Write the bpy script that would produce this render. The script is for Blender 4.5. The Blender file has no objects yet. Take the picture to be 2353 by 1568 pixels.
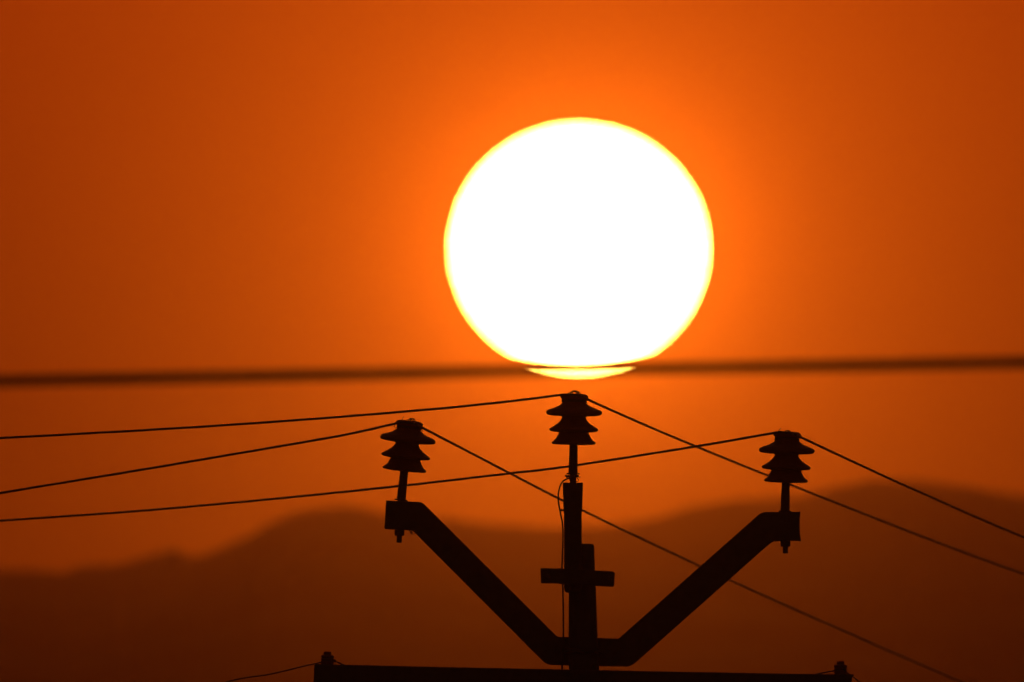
import bpy, bmesh, math, random
from mathutils import Vector, Matrix, noise

random.seed(7)
SC = bpy.context.scene
COL = SC.collection

# ------------------------------------------------------------------ camera
FOV = math.radians(2.014)                 # long telephoto
PITCH = math.radians(1.2)
CAM = Vector((0.0, 0.0, 9.0))
D0 = 150.0                                # metres to the pole
UW, UC, VC = 2353.0, 1176.5, 784.0        # picture units used for surveying
RAD = 2 * math.tan(FOV / 2) / UW          # tangent per unit

def W(u, v, d=D0):
    """world point seen at picture unit (u, v), d metres out along the optical axis"""
    x, y, z = (u - UC) * RAD * d, d, (VC - v) * RAD * d
    c, s = math.cos(PITCH), math.sin(PITCH)
    return CAM + Vector((x, y * c - z * s, y * s + z * c))

cam_data = bpy.data.cameras.new('camera')
cam = bpy.data.objects.new('camera', cam_data)
COL.objects.link(cam)
cam.location = CAM
cam.rotation_euler = (math.radians(90) + PITCH, 0, 0)
cam_data.sensor_width = 36.0
cam_data.angle = FOV
cam_data.clip_start = 1.0
cam_data.clip_end = 300000.0
cam_data.dof.use_dof = True
cam_data.dof.focus_distance = D0
cam_data.dof.aperture_fstop = cam_data.lens / 1000.0 / 0.104
cam_data.dof.aperture_blades = 0
cam_data.dof.aperture_rotation = math.radians(12)
SC.camera = cam

# ------------------------------------------------------------------ sky and sun
SUN_DIST = 150000.0
SUN_C = W(1330.5, 571.5, SUN_DIST)
SUN_R = 290.5 * RAD * SUN_DIST
sd = (SUN_C - CAM).normalized()
SUN_ELEV = math.asin(sd.z)
SUN_AZ = math.atan2(sd.x, sd.y)

world = bpy.data.worlds.new('World')
SC.world = world
world.use_nodes = True
nt = world.node_tree
bg = nt.nodes['Background']
sky = nt.nodes.new('ShaderNodeTexSky')
sky.sky_type = 'NISHITA'
sky.sun_disc = False
sky.sun_elevation = SUN_ELEV
sky.sun_rotation = SUN_AZ
sky.altitude = 0.0
sky.air_density = 1.0
sky.dust_density = 5.0
sky.ozone_density = 2.0
tint = nt.nodes.new('ShaderNodeMix')
tint.data_type = 'RGBA'
tint.blend_type = 'MULTIPLY'
tint.inputs[0].default_value = 1.0
tint.inputs[7].default_value = (1.0, 0.30, 0.12, 1)   # smoky evening air over the whole sky
nt.links.new(sky.outputs[0], tint.inputs[6])
nt.links.new(tint.outputs[2], bg.inputs[0])
bg.inputs[1].default_value = 0.085

# the photograph shows the sun itself: it is built below as a glowing ball at its true angular size
# and is the scene's one direct light
SUN_COLOR = (1.0, 0.62, 0.09)
SUN_RADIANCE = 83.0
HAZE_COLOR = (1.0, 0.195, 0.045)
HAZE_G = 0.982
HAZE_LEN = 10500.0
HAZE_TAU = 1.0
HAZE_COARSE = 0.08                       # share of coarse droplets, which scatter almost straight on

vs = SC.view_settings
vs.view_transform = 'Standard'
vs.look = 'None'
vs.exposure = 0.0
vs.gamma = 1.0
vs.use_curve_mapping = False
SC.cycles.use_denoising = True
SC.cycles.volume_bounces = 0
SC.cycles.max_bounces = 6
SC.cycles.sample_clamp_indirect = 10

# ------------------------------------------------------------------ helpers
def tag(o, label=None, cat=None, group=None, kind=None):
    if label: o['label'] = label
    if cat: o['category'] = cat
    if group: o['group'] = group
    if kind: o['kind'] = kind
    return o

def mat(name, base, rough=0.6, metal=0.0, var=0.25, scale=20.0, bump=0.0, coat=0.0):
    m = bpy.data.materials.new(name)
    m.use_nodes = True
    n, l = m.node_tree.nodes, m.node_tree.links
    p = n['Principled BSDF']
    p.inputs['Roughness'].default_value = rough
    p.inputs['Metallic'].default_value = metal
    p.inputs['Coat Weight'].default_value = coat
    tc = n.new('ShaderNodeTexCoord')
    nz = n.new('ShaderNodeTexNoise')
    nz.inputs['Scale'].default_value = scale
    nz.inputs['Detail'].default_value = 6
    l.new(tc.outputs['Object'], nz.inputs['Vector'])
    r = n.new('ShaderNodeValToRGB')
    r.color_ramp.elements[0].position = 0.3
    r.color_ramp.elements[1].position = 0.7
    r.color_ramp.elements[0].color = tuple(c * (1 - var) for c in base) + (1,)
    r.color_ramp.elements[1].color = tuple(min(1, c * (1 + var)) for c in base) + (1,)
    l.new(nz.outputs['Fac'], r.inputs['Fac'])
    l.new(r.outputs['Color'], p.inputs['Base Color'])
    if bump:
        b = n.new('ShaderNodeBump')
        b.inputs['Strength'].default_value = bump
        b.inputs['Distance'].default_value = 0.01
        l.new(nz.outputs['Fac'], b.inputs['Height'])
        l.new(b.outputs['Normal'], p.inputs['Normal'])
    return m

M_POR = mat('glazed_porcelain', (0.26, 0.05, 0.03), rough=0.5, var=0.12, scale=9, coat=0.0)
M_STEEL = mat('weathered_steel', (0.10, 0.075, 0.06), rough=0.75, metal=0.2, var=0.15, scale=25, bump=0.1)
M_CONC = mat('grey_concrete', (0.13, 0.10, 0.08), rough=0.95, var=0.15, scale=14, bump=0.2)
M_WIRE = mat('oxidised_wire', (0.10, 0.09, 0.085), rough=0.55, metal=0.5, var=0.2, scale=8)
M_CABLE = mat('black_cable_sheath', (0.03, 0.03, 0.03), rough=0.7, var=0.2, scale=8)
M_LEAD = mat('green_black_lead', (0.03, 0.035, 0.03), rough=0.6, var=0.2, scale=30)
M_HILL = mat('wooded_hillside', (0.05, 0.06, 0.03), rough=1.0, var=0.4, scale=0.05, bump=0.3)
M_GROUND = mat('dry_field', (0.10, 0.085, 0.05), rough=1.0, var=0.35, scale=0.03)
M_STRAW = mat('dry_straw', (0.4, 0.28, 0.14), rough=0.9, var=0.2, scale=60)

def link(name, me, m=None, parent=None):
    o = bpy.data.objects.new(name, me)
    COL.objects.link(o)
    if m and not me.materials: me.materials.append(m)
    if parent: o.parent = parent
    return o

def mesh_from(bm, name, smooth=None):
    bmesh.ops.recalc_face_normals(bm, faces=bm.faces)
    me = bpy.data.meshes.new(name)
    bm.to_mesh(me); bm.free()
    if smooth is not None:
        for p in me.polygons: p.use_smooth = True
        me.set_sharp_from_angle(angle=math.radians(smooth))
    return me

def lathe(bm, prof, seg=40, origin=Vector((0, 0, 0)), wob=0.0):
    """profile [(r, z)...] from top to bottom, closed with caps"""
    rings = []
    for r, z in prof:
        rings.append([bm.verts.new(origin + Vector((r * (1 + wob * math.sin(3 * a + z * 40)) * math.cos(a), r * math.sin(a), z)))
                      for a in (2 * math.pi * k / seg for k in range(seg))])
    for a, b in zip(rings, rings[1:]):
        for k in range(seg):
            bm.faces.new((a[k], a[(k + 1) % seg], b[(k + 1) % seg], b[k]))
    bm.faces.new(rings[0]); bm.faces.new(rings[-1])

def catmull(pts, per=12):
    pts = [pts[0] * 2 - pts[1]] + pts + [pts[-1] * 2 - pts[-2]]
    out = []
    for i in range(1, len(pts) - 2):
        p0, p1, p2, p3 = pts[i - 1:i + 3]
        for k in range(per):
            t = k / per
            out.append(0.5 * (2 * p1 + (p2 - p0) * t + (2 * p0 - 5 * p1 + 4 * p2 - p3) * t * t
                              + (3 * p1 - p0 - 3 * p2 + p3) * t ** 3))
    out.append(pts[-2].copy())
    return out

def resample(pts, step):
    out, acc = [pts[0].copy()], 0.0
    for a, b in zip(pts, pts[1:]):
        L = (b - a).length
        if L == 0: continue
        t = step - acc
        while t <= L:
            out.append(a.lerp(b, t / L)); t += step
        acc = L - (t - step)
    if (out[-1] - pts[-1]).length > step * 0.3: out.append(pts[-1].copy())
    return out

def tube(bm, pts, r, seg=8, lobes=0, pitch=0.2, depth=0.1):
    rings, s, n_prev = [], 0.0, None
    for i, p in enumerate(pts):
        t = (pts[min(i + 1, len(pts) - 1)] - pts[max(i - 1, 0)]).normalized()
        if n_prev is None:
            n_prev = t.orthogonal().normalized()
        n = (n_prev - t * n_prev.dot(t)).normalized()
        n_prev = n
        b = t.cross(n)
        if i: s += (p - pts[i - 1]).length
        ring = []
        for k in range(seg):
            a = 2 * math.pi * k / seg
            rr = r * (1 + depth * math.cos(lobes * (a - 2 * math.pi * s / pitch))) if lobes else r
            ring.append(bm.verts.new(p + n * (rr * math.cos(a)) + b * (rr * math.sin(a))))
        rings.append(ring)
    for a, b in zip(rings, rings[1:]):
        for k in range(seg):
            bm.faces.new((a[k], a[(k + 1) % seg], b[(k + 1) % seg], b[k]))
    bm.faces.new(rings[0]); bm.faces.new(rings[-1])

def prism(bm, outline, y0, y1):
    """outline of (x, z) extruded from y0 to y1"""
    a = [bm.verts.new((x, y0, z)) for x, z in outline]
    b = [bm.verts.new((x, y1, z)) for x, z in outline]
    n = len(a)
    for k in range(n):
        bm.faces.new((a[k], a[(k + 1) % n], b[(k + 1) % n], b[k]))
    bm.faces.new(a); bm.faces.new(b)

def round_outline(pts, rads, steps=4):
    out = []
    n = len(pts)
    for i in range(n):
        p = Vector(pts[i]); a = Vector(pts[i - 1]); b = Vector(pts[(i + 1) % n]); r = rads[i]
        if r <= 0:
            out.append(tuple(p)); continue
        pa = p + (a - p).normalized() * r
        pb = p + (b - p).normalized() * r
        for k in range(steps + 1):
            t = k / steps
            out.append(tuple(pa * (1 - t) ** 2 + p * 2 * t * (1 - t) + pb * t * t))
    return out

def bevelled(o, w=0.006, seg=2):
    m = o.modifiers.new('bevel', 'BEVEL')
    m.width = w; m.segments = seg; m.limit_method = 'ANGLE'; m.angle_limit = math.radians(50)
    return o

# ------------------------------------------------------------------ the sun
bm = bmesh.new()
ROT = (-sd).to_track_quat('Z', 'Y').to_matrix()      # rings run round the line of sight: a clean rim from few faces
lathe(bm, [(0.72, 0.694), (1.0, 0.0), (0.72, -0.694)], 120)
for v in bm.verts:                                    # layers of air bend and flatten the disc slightly
    c = ROT @ v.co
    q = 1 + 0.0014 * math.sin(c.z * 21) + 0.0008 * math.sin(c.z * 47 + c.x * 2)
    v.co = Vector((c.x * q, c.y * q, c.z * 0.966)) * SUN_R
sun_m = bpy.data.materials.new('sun_surface')
sun_m.use_nodes = True
n = sun_m.node_tree.nodes
n.remove(n['Principled BSDF'])
em = n.new('ShaderNodeEmission')
em.inputs[0].default_value = SUN_COLOR + (1,)
em.inputs[1].default_value = SUN_RADIANCE
sun_m.node_tree.links.new(em.outputs[0], n['Material Output'].inputs['Surface'])
sun_m.cycles.emission_sampling = 'FRONT'
sun = link('sun', mesh_from(bm, 'sun', 180), sun_m)
sun.location = SUN_C
tag(sun, 'glaring white setting sun with a thin yellow rim above the hills', 'sun')

# ------------------------------------------------------------------ ground and hills
bm = bmesh.new()
bmesh.ops.create_grid(bm, x_segments=24, y_segments=24, size=1.0)
for v in bm.verts:
    v.co = Vector((v.co.x * 3900, v.co.y * 5300 + 5080, 0))
tag(link('ground', mesh_from(bm, 'ground'), M_GROUND), kind='structure')

RIDGE = [(-900, 1420), (-400, 1345), (-150, 1325), (0, 1310), (60, 1310), (150, 1316), (190, 1300), (270, 1298), (350, 1276), (398, 1261),
         (440, 1281), (480, 1272), (560, 1238), (620, 1203), (680, 1177), (750, 1166), (800, 1162), (880, 1178),
         (1000, 1190), (1140, 1206), (1270, 1214), (1400, 1208), (1500, 1193), (1600, 1162), (1700, 1149),
         (1850, 1138), (1920, 1119), (2000, 1102), (2100, 1104), (2200, 1116), (2300, 1132), (2353, 1140),
         (2600, 1190), (3000, 1260), (3800, 1400)]
HILL_D = 4500.0

def ridge_height(x):
    u = UC + x / (RAD * HILL_D)
    if u <= RIDGE[0][0]: v = RIDGE[0][1]
    elif u >= RIDGE[-1][0]: v = RIDGE[-1][1]
    else:
        for (a, va), (b, vb) in zip(RIDGE, RIDGE[1:]):
            if a <= u <= b:
                t = (u - a) / (b - a)
                t = t * t * (3 - 2 * t) * 0.5 + t * 0.5
                v = va + (vb - va) * t
                break
    far = max(0.0, abs(x) - 90.0)
    return W(UC, v, HILL_D).z + 6 * noise.noise(Vector((x * 0.008, 3.1, 0))) * min(1, far / 60) - 14 * (1 - math.exp(-far / 600))

xs = [i * 1.0 for i in range(-75, 76)]
s = 1.6; x = 75.0
while x < 1900:
    x += s; s *= 1.06
    xs = [-x] + xs + [x]
ys = [-620, -480, -360, -270, -200, -145, -100, -66, -42, -25, -13, -6, -2.5, 0, 3, 8, 18, 40, 80, 150, 260, 420, 620]
bm = bmesh.new()
rows = []
for y in ys:
    f = 0.5 * (1 + math.cos(math.pi * max(-1, min(1, y / 620)))) if abs(y) < 620 else 0.0
    row = []
    for x in xs:
        h = ridge_height(x)
        a = min(1.0, abs(y) / 60.0)
        rough = noise.fractal(Vector((x * 0.012, y * 0.012, 5.0)), 0.9, 2.0, 5)
        z = h * f + a * f * 5 * rough - a * 3
        row.append(bm.verts.new((x, HILL_D + y, z if abs(y) < 620 else -0.6)))
    rows.append(row)
for a, b in zip(rows, rows[1:]):
    for k in range(len(xs) - 1):
        bm.faces.new((a[k], a[k + 1], b[k + 1], b[k]))
tag(link('hills', mesh_from(bm, 'hills', 180), M_HILL), kind='structure')

# ------------------------------------------------------------------ the utility pole
POLE_U = 1340.0
base = W(POLE_U, 1400); base.z = 0.0
k = RAD * D0                               # metres per picture unit at the pole
pole = bpy.data.objects.new('utility_pole', None)
COL.objects.link(pole)
pole.location = base
tag(pole, 'dark utility pole with V-shaped crossarm and three large insulators below the sun', 'utility pole')

def L(u, v, dy=0.0):
    """local point of the pole (x, y, z), dy metres beyond the pole's axis plane"""
    p = W(u, v) - base
    return Vector((p.x, dy, p.z))

def XZ(u, v):
    p = L(u, v)
    return (p.x, p.z)

# tapered concrete shaft: two edges surveyed, axis leaning a touch
bm = bmesh.new()
prof = [(1336, 1250.0, 24), (1336, 1251.5, 27.5), (1336.3, 1255, 28.6), (1337, 1300, 30), (1338.2, 1363, 31.3),
        (1340, 1465, 33.2), (1342, 1535, 34.6), (1343, 1620, 36)]
rings = []
def shaft_ring(c, r):
    return [bm.verts.new((c.x + r * math.cos(t), c.y + r * math.sin(t), c.z)) for t in (2 * math.pi * q / 40 for q in range(40))]
for u, v, r in prof:
    rings.append(shaft_ring(L(u, v), r * k))
c = L(1343, 1620)
for f in (0.25, 0.5, 0.75, 1.0):
    rings.append(shaft_ring(Vector((c.x, 0, c.z * (1 - f) - 0.02 * f)), (36 + 44 * f) * k))
for a, b in zip(rings, rings[1:]):
    for q in range(40):
        bm.faces.new((a[q], a[(q + 1) % 40], b[(q + 1) % 40], b[q]))
bm.faces.new(rings[0]); bm.faces.new(rings[-1])
link('shaft', mesh_from(bm, 'shaft', 40), M_CONC, pole)

# steel pipe clamped in front of the shaft carrying the middle insulator
EY = -0.135
bm = bmesh.new()
o = L(1316.2, 1111, EY)
pp = [(21.5, 1111.5), (23.2, 1110.5), (23.4, 1116), (22.8, 1135), (21.9, 1165), (21.3, 1173), (20.4, 1180), (20.2, 1250), (20.2, 1352), (19, 1359), (15, 1363)]
lathe(bm, [(r * k, (1111 - v) * k) for r, v in pp], 36, o)
ext = link('extension_pipe', mesh_from(bm, 'extension_pipe', 35), M_STEEL, pole)
bm = bmesh.new()                             # bolt head on the pipe's side
lathe(bm, [(2.2 * k, 0), (2.2 * k, -7 * k)], 8)
bmesh.ops.rotate(bm, verts=bm.verts, matrix=Matrix.Rotation(math.radians(90), 3, 'Y'))
bmesh.ops.translate(bm, verts=bm.verts, vec=L(1295, 1173.5, EY))
link('bolt', mesh_from(bm, 'side_bolt', 30), M_STEEL, ext)

# clamp: two flat channel bars bolted around shaft and pipe
for dy0, dy1, dv in ((EY - 0.085, EY - 0.05, 0.0), (0.072, 0.105, 1.5)):
    bm = bmesh.new()
    pts = [(1242, 1307 + dv), (1297, 1308 + dv), (1368, 1312.5 + dv), (1409, 1314.5 + dv), (1409.5, 1317 + dv), (1412.5, 1317.5 + dv),
           (1411, 1348.5), (1370, 1346.5), (1296, 1343), (1280, 1341), (1242.5, 1340.5)]
    if dv: pts = [(u * 0.985 + 1327 * 0.015, v) for u, v in pts]
    prism(bm, [XZ(*p) for p in pts], dy0, dy1)
    clamp = bevelled(link('clamp_bar', mesh_from(bm, 'clamp_bar'), M_STEEL, pole), 0.004)
    for u in (1258, 1398):
        bm = bmesh.new()
        lathe(bm, [(4.5 * k, 0.012), (6.5 * k, 0.009), (6.5 * k, -0.009), (4.5 * k, -0.012)], 6)
        bmesh.ops.rotate(bm, verts=bm.verts, matrix=Matrix.Rotation(math.radians(90), 3, 'X'))
        bmesh.ops.translate(bm, verts=bm.verts, vec=L(u, 1326 + (u - 1258) * 0.04, dy0 - 0.011 if not dv else dy1 + 0.011))
        link('bolt', mesh_from(bm, 'clamp_bolt', 30), M_STEEL, clamp)

# V-shaped crossarm, one bent square tube behind the shaft
AY = 0.135
out = [(887, 1149.5), (970, 1153.5), (1280.5, 1463), (1421.5, 1467.5), (1750, 1176.5), (1838.5, 1176), (1838, 1242),
       (1776, 1243), (1450, 1532), (1256, 1527.5), (947.5, 1218), (883, 1215)]
rad = [1, 8, 5, 3, 10, 1, 1, 9, 13, 14, 4, 4]
bm = bmesh.new()
prism(bm, round_outline([XZ(*p) for p in out], [r * k for r in rad]), AY - 0.062, AY + 0.062)
arm = bevelled(link('bent_crossarm', mesh_from(bm, 'bent_crossarm'), M_STEEL, pole), 0.006)
bm = bmesh.new()                             # end plate lips on the right tip
prism(bm, [XZ(*p) for p in [(1836, 1175.4), (1839.3, 1175.4), (1839.3, 1186), (1836, 1186)]], AY - 0.066, AY + 0.066)
link('end_plate', mesh_from(bm, 'end_plate'), M_STEEL, arm)
bm = bmesh.new()
prism(bm, [XZ(*p) for p in [(1836, 1228), (1838.5, 1228), (1840.6, 1241), (1840.4, 1242.8), (1836, 1242.8)]], AY - 0.066, AY + 0.066)
link('end_plate', mesh_from(bm, 'end_plate'), M_STEEL, arm)
bm = bmesh.new()                             # U-bolt strap holding it to the shaft
pts = [L(1341 + 40 * math.cos(t), 1497) + Vector((0, -40 * k * math.sin(t), 0)) for t in (math.pi * q / 16 for q in range(17))]
tube(bm, [pts[0] + Vector((0, 0.2, 0))] + pts + [pts[-1] + Vector((0, 0.2, 0))], 0.009, 8)
link('u_bolt', mesh_from(bm, 'u_bolt', 60), M_STEEL, arm)

# lower channel crossarm in front of the shaft
LY0 = -0.20
bm = bmesh.new()
top = [(723, 1528.2), (728, 1527.3), (1000, 1533.5), (1290, 1539.5), (1600, 1545.5), (1952, 1551.3)]
outl = [XZ(*p) for p in top + [(1954, 1640), (718, 1620)]]
prism(bm, outl, LY0, LY0 + 0.11)
chan = bevelled(link('channel_crossarm', mesh_from(bm, 'channel_crossarm'), M_STEEL, pole), 0.005)
bm = bmesh.new()
prism(bm, [XZ(*p) for p in [(1930, 1550.4), (1960, 1551), (1961.5, 1554), (1957, 1556.5), (1955.5, 1572), (1955, 1639), (1930, 1639)]], LY0 - 0.004, LY0 + 0.114)
link('end_plate', mesh_from(bm, 'end_plate'), M_STEEL, chan)

# ---- pin insulators, the same mesh three times
Z2 = 1 / 3.136 / 1.7408                      # close-up survey scale to picture units
def prof_zoom(rows, y0):
    return [(r * Z2 * k, (y0 - y) * Z2 * k) for r, y in rows]
BODY = [(118, 240), (140, 244), (162, 256), (174, 272), (176, 284), (166, 296), (152, 306), (146, 320), (145, 340), (152, 354), (168, 370), (198, 390),
        (240, 411), (290, 428), (328, 442), (345, 457), (351, 475), (346, 493), (328, 505), (290, 513), (230, 517), (160, 522), (149, 527),
        (150, 540), (160, 562), (182, 590), (215, 618), (255, 645), (288, 665), (304, 678), (308, 692), (300, 704), (280, 712), (235, 718), (190, 722),
        (188, 730), (200, 756), (218, 790), (238, 816), (262, 836), (275, 848), (277, 858), (266, 868), (240, 874), (170, 879), (62, 882)]
bm = bmesh.new()
lathe(bm, prof_zoom(BODY, 882), 56, wob=0.004)
ME_BODY = mesh_from(bm, 'insulator', 55); ME_BODY.materials.append(M_POR)
bm = bmesh.new()
lathe(bm, prof_zoom([(50, 872), (51, 900), (55, 1100), (58, 1230), (80, 1233), (82, 1240), (80, 1250), (40, 1252)], 882), 28)
ME_PIN = mesh_from(bm, 'pin', 30); ME_PIN.materials.append(M_STEEL)
bm = bmesh.new()
lathe(bm, prof_zoom([(40, 1250), (40, 1366)], 882), 20)
ME_STUB = mesh_from(bm, 'pin_stub', 30); ME_STUB.materials.append(M_STEEL)
bm = bmesh.new()                             # nut and bolt end under the crossarm (z = 0 at the arm's underside)
U = k
lathe(bm, [(11.3 * U, 0.004), (11.3 * U, -7 * U), (11.0 * U, -12.5 * U), (9.5 * U, -14 * U)], 6)
ME_NUT = mesh_from(bm, 'nut', 30); ME_NUT.materials.append(M_STEEL)
bm = bmesh.new()
lathe(bm, [(6.1 * U, -13 * U), (6.1 * U, -28.5 * U), (5.4 * U, -29.5 * U)], 18)
ME_BOLT = mesh_from(bm, 'bolt_end', 30); ME_BOLT.materials.append(M_STEEL)

def tie_wire(seed, loops, stray):
    """binding wire wound round the neck, looped over the groove, with loose ends"""
    rnd = random.Random(seed)
    bm = bmesh.new()
    zt = (882 - 240) * Z2 * k
    zn = (882 - 328) * Z2 * k
    pts = []
    for q in range(90):
        a = 2 * math.pi * q / 22
        r = (151 + 5 * rnd.random()) * Z2 * k
        pts.append(Vector((r * math.cos(a), r * math.sin(a), zn + (q / 90 - 0.5) * 34 * Z2 * k + 0.0008 * rnd.random())))
    tube(bm, pts, 0.0022, 5)
    for x0, w, h, y in loops:                # arches over the top
        a = [Vector(((x0 + w * math.cos(t)) * k, y, zt - 0.004 + h * k * math.sin(t))) for t in (math.pi * q / 14 for q in range(15))]
        tube(bm, a, 0.0022, 5)
    for p in stray:
        tube(bm, catmull([Vector((x * k, y, zt + z * k)) for x, y, z in p], 6), 0.0018, 5)
    me = mesh_from(bm, 'tie_wire', 60); me.materials.append(M_WIRE)
    return me

def insulator(u, v, dy, tilt, seed, loops, stray, on_arm, nut_uv=None):
    """u, v: middle of the lowest shed's underside"""
    b = link('insulator', ME_BODY, None, pole)
    b.location = L(u, v, dy)
    b.rotation_euler = (0, math.radians(tilt), math.radians(seed * 37 % 360) * 0)
    link('pin', ME_PIN, None, b)
    link('tie_wire', tie_wire(seed, loops, stray), None, b)
    if on_arm:
        for nm, me in (('nut', ME_NUT), ('bolt', ME_BOLT)):
            o = link(nm, me, None, b)
            inv = Matrix.Translation(b.location) @ b.rotation_euler.to_matrix().to_4x4()
            o.matrix_parent_inverse = inv.inverted()
            o.location = L(nut_uv[0], nut_uv[1], dy)
            o.rotation_euler = (0, math.radians(tilt * 0.35), 0)
    link('pin_stub', ME_STUB, None, b)
    return b

insulator(1317.8, 1024.2, EY, 0.9, 3,
          [(0, 11, 9.5, -0.012), (2, 8, 8, 0.0), (-1, 9.5, 7, 0.012), (3, 12, 8.5, 0.02)],
          [[(-22, -0.02, -2), (-14, -0.022, 1.5), (-8, -0.02, 3)], [(26, 0, -2), (31, 0, -8), (33, 0, -14)], [(24, -0.03, -18), (31, -0.03, -21), (30, -0.03, -22)],
           [(2, 0.0, 8), (5, 0.005, 4), (4, 0.0, -1)], [(0, 0.0, 8), (-3, 0.005, 4), (-5, 0.0, -1)]], False)
insulator(928.5, 1082.8, AY, 6.2, 11,
          [(3, 7, 7.5, -0.01), (5, 5, 8, 0.0), (7, 6, 7.5, 0.012), (1, 6, 5, -0.02)],
          [[(-18, 0, -3), (-17, 0, 3), (-14.5, 0, 8)], [(-30, -0.03, -10), (-34, -0.03, -16), (-31, -0.03, -20), (-27, -0.03, -18)], [(28, -0.02, -14), (31, -0.02, -20), (30, -0.02, -28)]],
          True, (917.8, 1217))
insulator(1806.3, 1109.0, AY, 1.6, 23,
          [(-1, 5, 4.5, -0.01), (2, 6, 5, 0.0), (4, 5, 3.5, 0.012)],
          [[(-20, 0, -2), (-19, 0, 3), (-14.5, 0, 8)], [(-26, -0.02, -16), (-29, -0.02, -18), (-28, -0.02, -22)], [(30, 0, -6), (33, 0, -10), (31, 0, -15)]],
          True, (1805.5, 1241.5))

# base collars where the side pins enter the crossarm
# grounding lead and its clamp at the foot of the middle pin
bm = bmesh.new()
tube(bm, resample(catmull([L(*p) for p in [(1310, 1099, EY - 0.02), (1300, 1103, EY - 0.03), (1291, 1110, EY - 0.02), (1285, 1124, EY - 0.01), (1282.5, 1140, EY), (1284, 1160, EY),
     (1288, 1183, EY), (1292.5, 1206, EY), (1293.3, 1240, EY), (1292, 1285, EY), (1291.2, 1310, EY), (1293, 1345, EY), (1294.3, 1400, EY + 0.03), (1294.4, 1465, EY + 0.04), (1291.5, 1535, 0.06), (1290, 1620, 0.06)]], 10), 0.012), 0.0042, 8)
link('grounding_lead', mesh_from(bm, 'grounding_lead', 60), M_LEAD, pole)
bm = bmesh.new()
lathe(bm, [(13 * k, 0.004), (15 * k, 0.002), (15 * k, -0.005), (12.5 * k, -0.007)], 20, L(1315.2, 1094.5, EY))
tube(bm, [L(1324, 1097.8, EY - 0.02), L(1334, 1097.6, EY - 0.025)], 0.0022, 6)
tube(bm, catmull([L(1325, 1099, EY - 0.02), L(1329, 1103, EY - 0.02), L(1328, 1107, EY - 0.02), L(1322, 1108, EY - 0.03)], 6), 0.0022, 6)
tube(bm, catmull([L(1303, 1094, EY - 0.03), L(1299, 1094.5, EY - 0.03), L(1303, 1099, EY - 0.04), L(1310, 1103, EY - 0.04)], 6), 0.0026, 6)
link('lead_clamp', mesh_from(bm, 'lead_clamp', 40), M_STEEL, pole)

# straw caught under the left elbow of the crossarm
bm = bmesh.new()
rnd = random.Random(5)
for q in range(11):
    u0 = 938 + rnd.random() * 17
    a = L(u0 - 1.5, 1216, AY + rnd.uniform(-0.05, 0.05)); e = L(u0 + rnd.uniform(-5, 5), 1220 + rnd.random() * 8, AY + rnd.uniform(-0.08, 0.08))
    tube(bm, [a, a.lerp(e, 0.5) + Vector((rnd.uniform(-.003, .003), 0, rnd.uniform(-.002, .002))), e], 0.0016, 4)
link('caught_straw', mesh_from(bm, 'caught_straw', 60), M_STRAW, pole)

# two small spool insulators standing on the channel crossarm
bm = bmesh.new()
SP = [(13, 55), (14, 54), (14.2, 44), (13, 41.5), (22, 40), (24, 38), (24.2, 31), (21.5, 28.5), (23.4, 26), (23.4, 20), (21, 17.5), (23.6, 15), (23.6, 2), (22, -2)]
lathe(bm, [(r * 0.62 * k, z * 0.585 * k * 0.94) for r, z in SP], 32, wob=0.012)
ME_SPOOL = mesh_from(bm, 'spool_insulator', 35); ME_SPOOL.materials.append(M_POR)
for u, v, tilt, sgn in ((752.2, 1528.6, 1.5, 1), (1931.0, 1551.0, 1.5, -1)):
    s = link('spool_insulator', ME_SPOOL, None, pole)
    s.location = L(u, v, LY0 + 0.055)
    s.rotation_euler = (0, math.radians(tilt), 0 if sgn > 0 else 2.1)
    bm = bmesh.new()
    pts = [Vector((13.2 * k * math.cos(a), 13.2 * k * math.sin(a), 12 * k + 0.004 * math.sin(2.3 * a))) for a in (2 * math.pi * q / 20 for q in range(50))]
    tube(bm, pts, 0.003, 5)
    rr = random.Random(sgn + 4)
    for q in range(5):
        tube(bm, [Vector((sgn * 12.5 * k, -0.01 + 0.004 * q, (9 + q) * k)), Vector((sgn * 17 * k, 0, (9.5 + rr.random() * 2) * k)), Vector((sgn * 20.5 * k, 0.0, (8.2 + rr.random() * 2) * k))], 0.003, 5)
    me = mesh_from(bm, 'tie_wire', 60); me.materials.append(M_WIRE)
    link('tie_wire', me, None, s)

# ------------------------------------------------------------------ wires
def wire(name, pts, r, label, cat, m, lobes=7, step=0.03, per=14):
    bm = bmesh.new()
    P = resample(catmull(pts, per), step)
    o0 = P[0].copy()
    tube(bm, [p - o0 for p in P], r, 14 if lobes else 12, lobes, 0.22, 0.09)
    o = link(name, mesh_from(bm, name, 70), m)
    o.location = o0
    return tag(o, label, cat)

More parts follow.
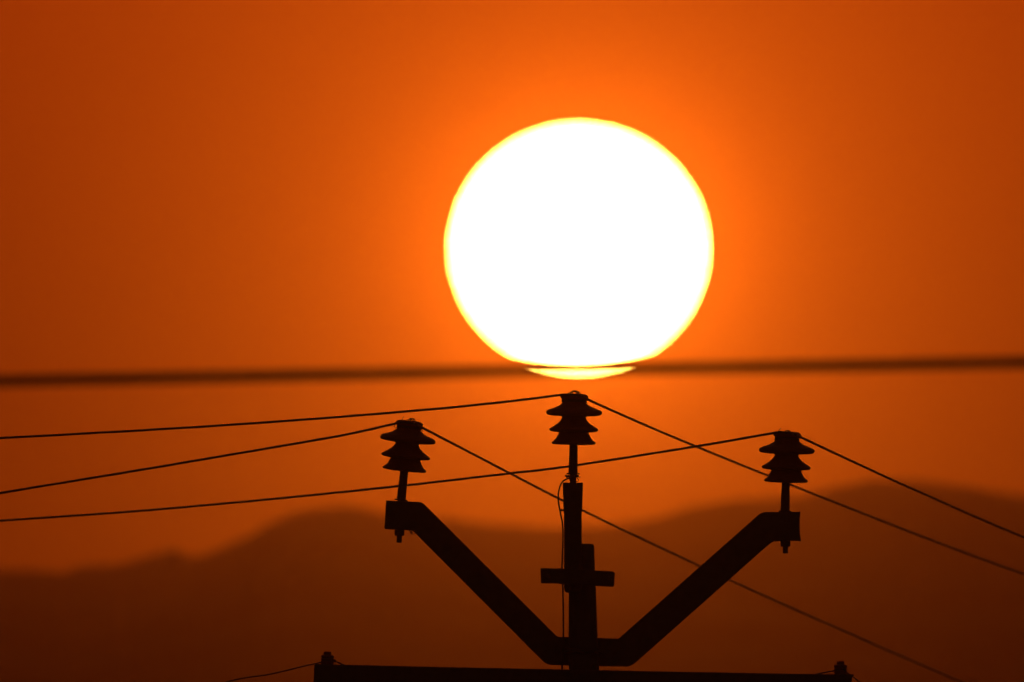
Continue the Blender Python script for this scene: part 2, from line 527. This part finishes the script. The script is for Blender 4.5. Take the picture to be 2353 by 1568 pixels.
dE, dA = D0 + EY, D0 + AY
R_W = 0.0062
wire('power_line', [W(-700, 1040, 158), W(-300, 1021.5, 156.5), W(0, 1007, 155), W(380, 986, 153.8), W(700, 964.5, 152.6), W(1000, 940, 151.3), W(1180, 921.5, 150.5), W(1283, 908.5, dE),
     W(1300, 907, dE - 0.06), W(1335, 909.5, dE - 0.06), W(1352, 919, dE), W(1480, 976, 154.5), W(1600, 1026.5, 159), W(1760, 1091.5, 164.5), W(1960, 1171, 171.5),
     W(2150, 1245, 178), W(2353, 1319.5, 185), W(2700, 1440, 196)],
     R_W, 'black conductor wire tied to the middle and highest insulator', 'power line', M_WIRE)
wire('power_line', [W(-600, 1232, 159), W(-300, 1186, 157), W(0, 1133.5, 155.5), W(300, 1084, 154), W(560, 1040, 152.5), W(720, 1012.5, 151.5), W(800, 998, 151), W(905, 974.5, dA),
     W(922, 970, dA - 0.07), W(950, 973, dA - 0.07), W(968, 982, dA), W(1070, 1035, 154), W(1172, 1088, 158), W(1290, 1149, 162.5), W(1440, 1222, 168), W(1606, 1300, 174),
     W(1674, 1332, 176.5), W(1900, 1433, 184), W(2210, 1568, 195), W(2500, 1690, 204)],
     R_W, 'black conductor wire tied to the insulator on the left tip of the V crossarm', 'power line', M_WIRE)
wire('power_line', [W(-600, 1240, 169), W(-300, 1219.5, 166), W(0, 1197, 163), W(300, 1176, 160.5), W(600, 1149.5, 158), W(920, 1117, 155.4), W(1172, 1088, 153.6), W(1310, 1071.5, 152.6), W(1600, 1026, 151),
     W(1776, 995.5, dA), W(1790, 993, dA - 0.07), W(1822, 997, dA - 0.07), W(1842, 1006, dA), W(1980, 1070.5, 155.5), W(2120, 1134, 161), W(2353, 1235, 170), W(2700, 1372, 182)],
     R_W, 'black conductor wire tied to the insulator on the right tip of the V crossarm', 'power line', M_WIRE)
sy = D0 + LY0 + 0.055
wire('service_wire', [W(300, 1630, 152), W(420, 1598, 151.6), W(520, 1567.5, 151.2), W(575, 1556, 151), W(605, 1552.5, 150.9), W(660, 1540.5, 150.6), W(700, 1530.5, 150.3), W(738, 1522.5, sy + 0.03),
     W(753, 1519, sy + 0.04), W(770, 1520.5, sy + 0.03), W(796, 1531, sy + 0.2), W(880, 1570, 152), W(1000, 1625, 155)],
     0.0036, 'thin wire dropping from the small insulator on the left end of the lower crossarm', 'wire', M_WIRE, lobes=0)
wire('service_wire', [W(1700, 1595, 151.5), W(1800, 1567, 150.7), W(1870, 1551, sy + 0.16), W(1912, 1542.5, sy + 0.03), W(1930, 1540.5, sy + 0.04), W(1946, 1546, sy + 0.05), W(1962, 1557.5, sy + 0.12), W(1976, 1568, sy + 0.3), W(2100, 1660, 153)],
     0.0036, 'thin wire tied to the small insulator on the right end of the lower crossarm', 'wire', M_WIRE, lobes=0)

FD = 82.0
wire('overhead_cable', [W(-900, 896, FD - 1), W(-300, 884, FD - 0.4), W(0, 876, FD), W(600, 864.5, FD), W(1320, 850.5, FD), W(1900, 841, FD), W(2353, 833, FD), W(3200, 818, FD)],
     0.0155, 'thick blurred cable crossing the whole picture in front of the sun', 'cable', M_CABLE, lobes=0, step=0.1)

# ------------------------------------------------------------------ haze
bm = bmesh.new()
x0, x1, y0, y1, z0, z1 = -4000, 4000, -250, HAZE_LEN, -1.0, 380.0
prism(bm, [(x0, z0), (x1, z0), (x1, z1), (x0, z1)], y0, y1)
hm = bpy.data.materials.new('evening_haze')
hm.use_nodes = True
n = hm.node_tree.nodes
n.remove(n['Principled BSDF'])
pv = n.new('ShaderNodeVolumePrincipled')
pv.inputs['Color'].default_value = HAZE_COLOR + (1,)
pv.inputs['Density'].default_value = HAZE_TAU / HAZE_LEN
pv.inputs['Anisotropy'].default_value = HAZE_G
pv2 = n.new('ShaderNodeVolumePrincipled')
pv2.inputs['Color'].default_value = (1.0, 0.98, 0.32, 1)
pv2.inputs['Density'].default_value = HAZE_TAU * HAZE_COARSE / HAZE_LEN
pv2.inputs['Anisotropy'].default_value = 0.9955
add = n.new('ShaderNodeAddShader')
hl = hm.node_tree.links
hl.new(pv.outputs[0], add.inputs[0])
hl.new(pv2.outputs[0], add.inputs[1])
hl.new(add.outputs[0], n['Material Output'].inputs['Volume'])
tag(link('haze', mesh_from(bm, 'haze'), hm), kind='stuff')
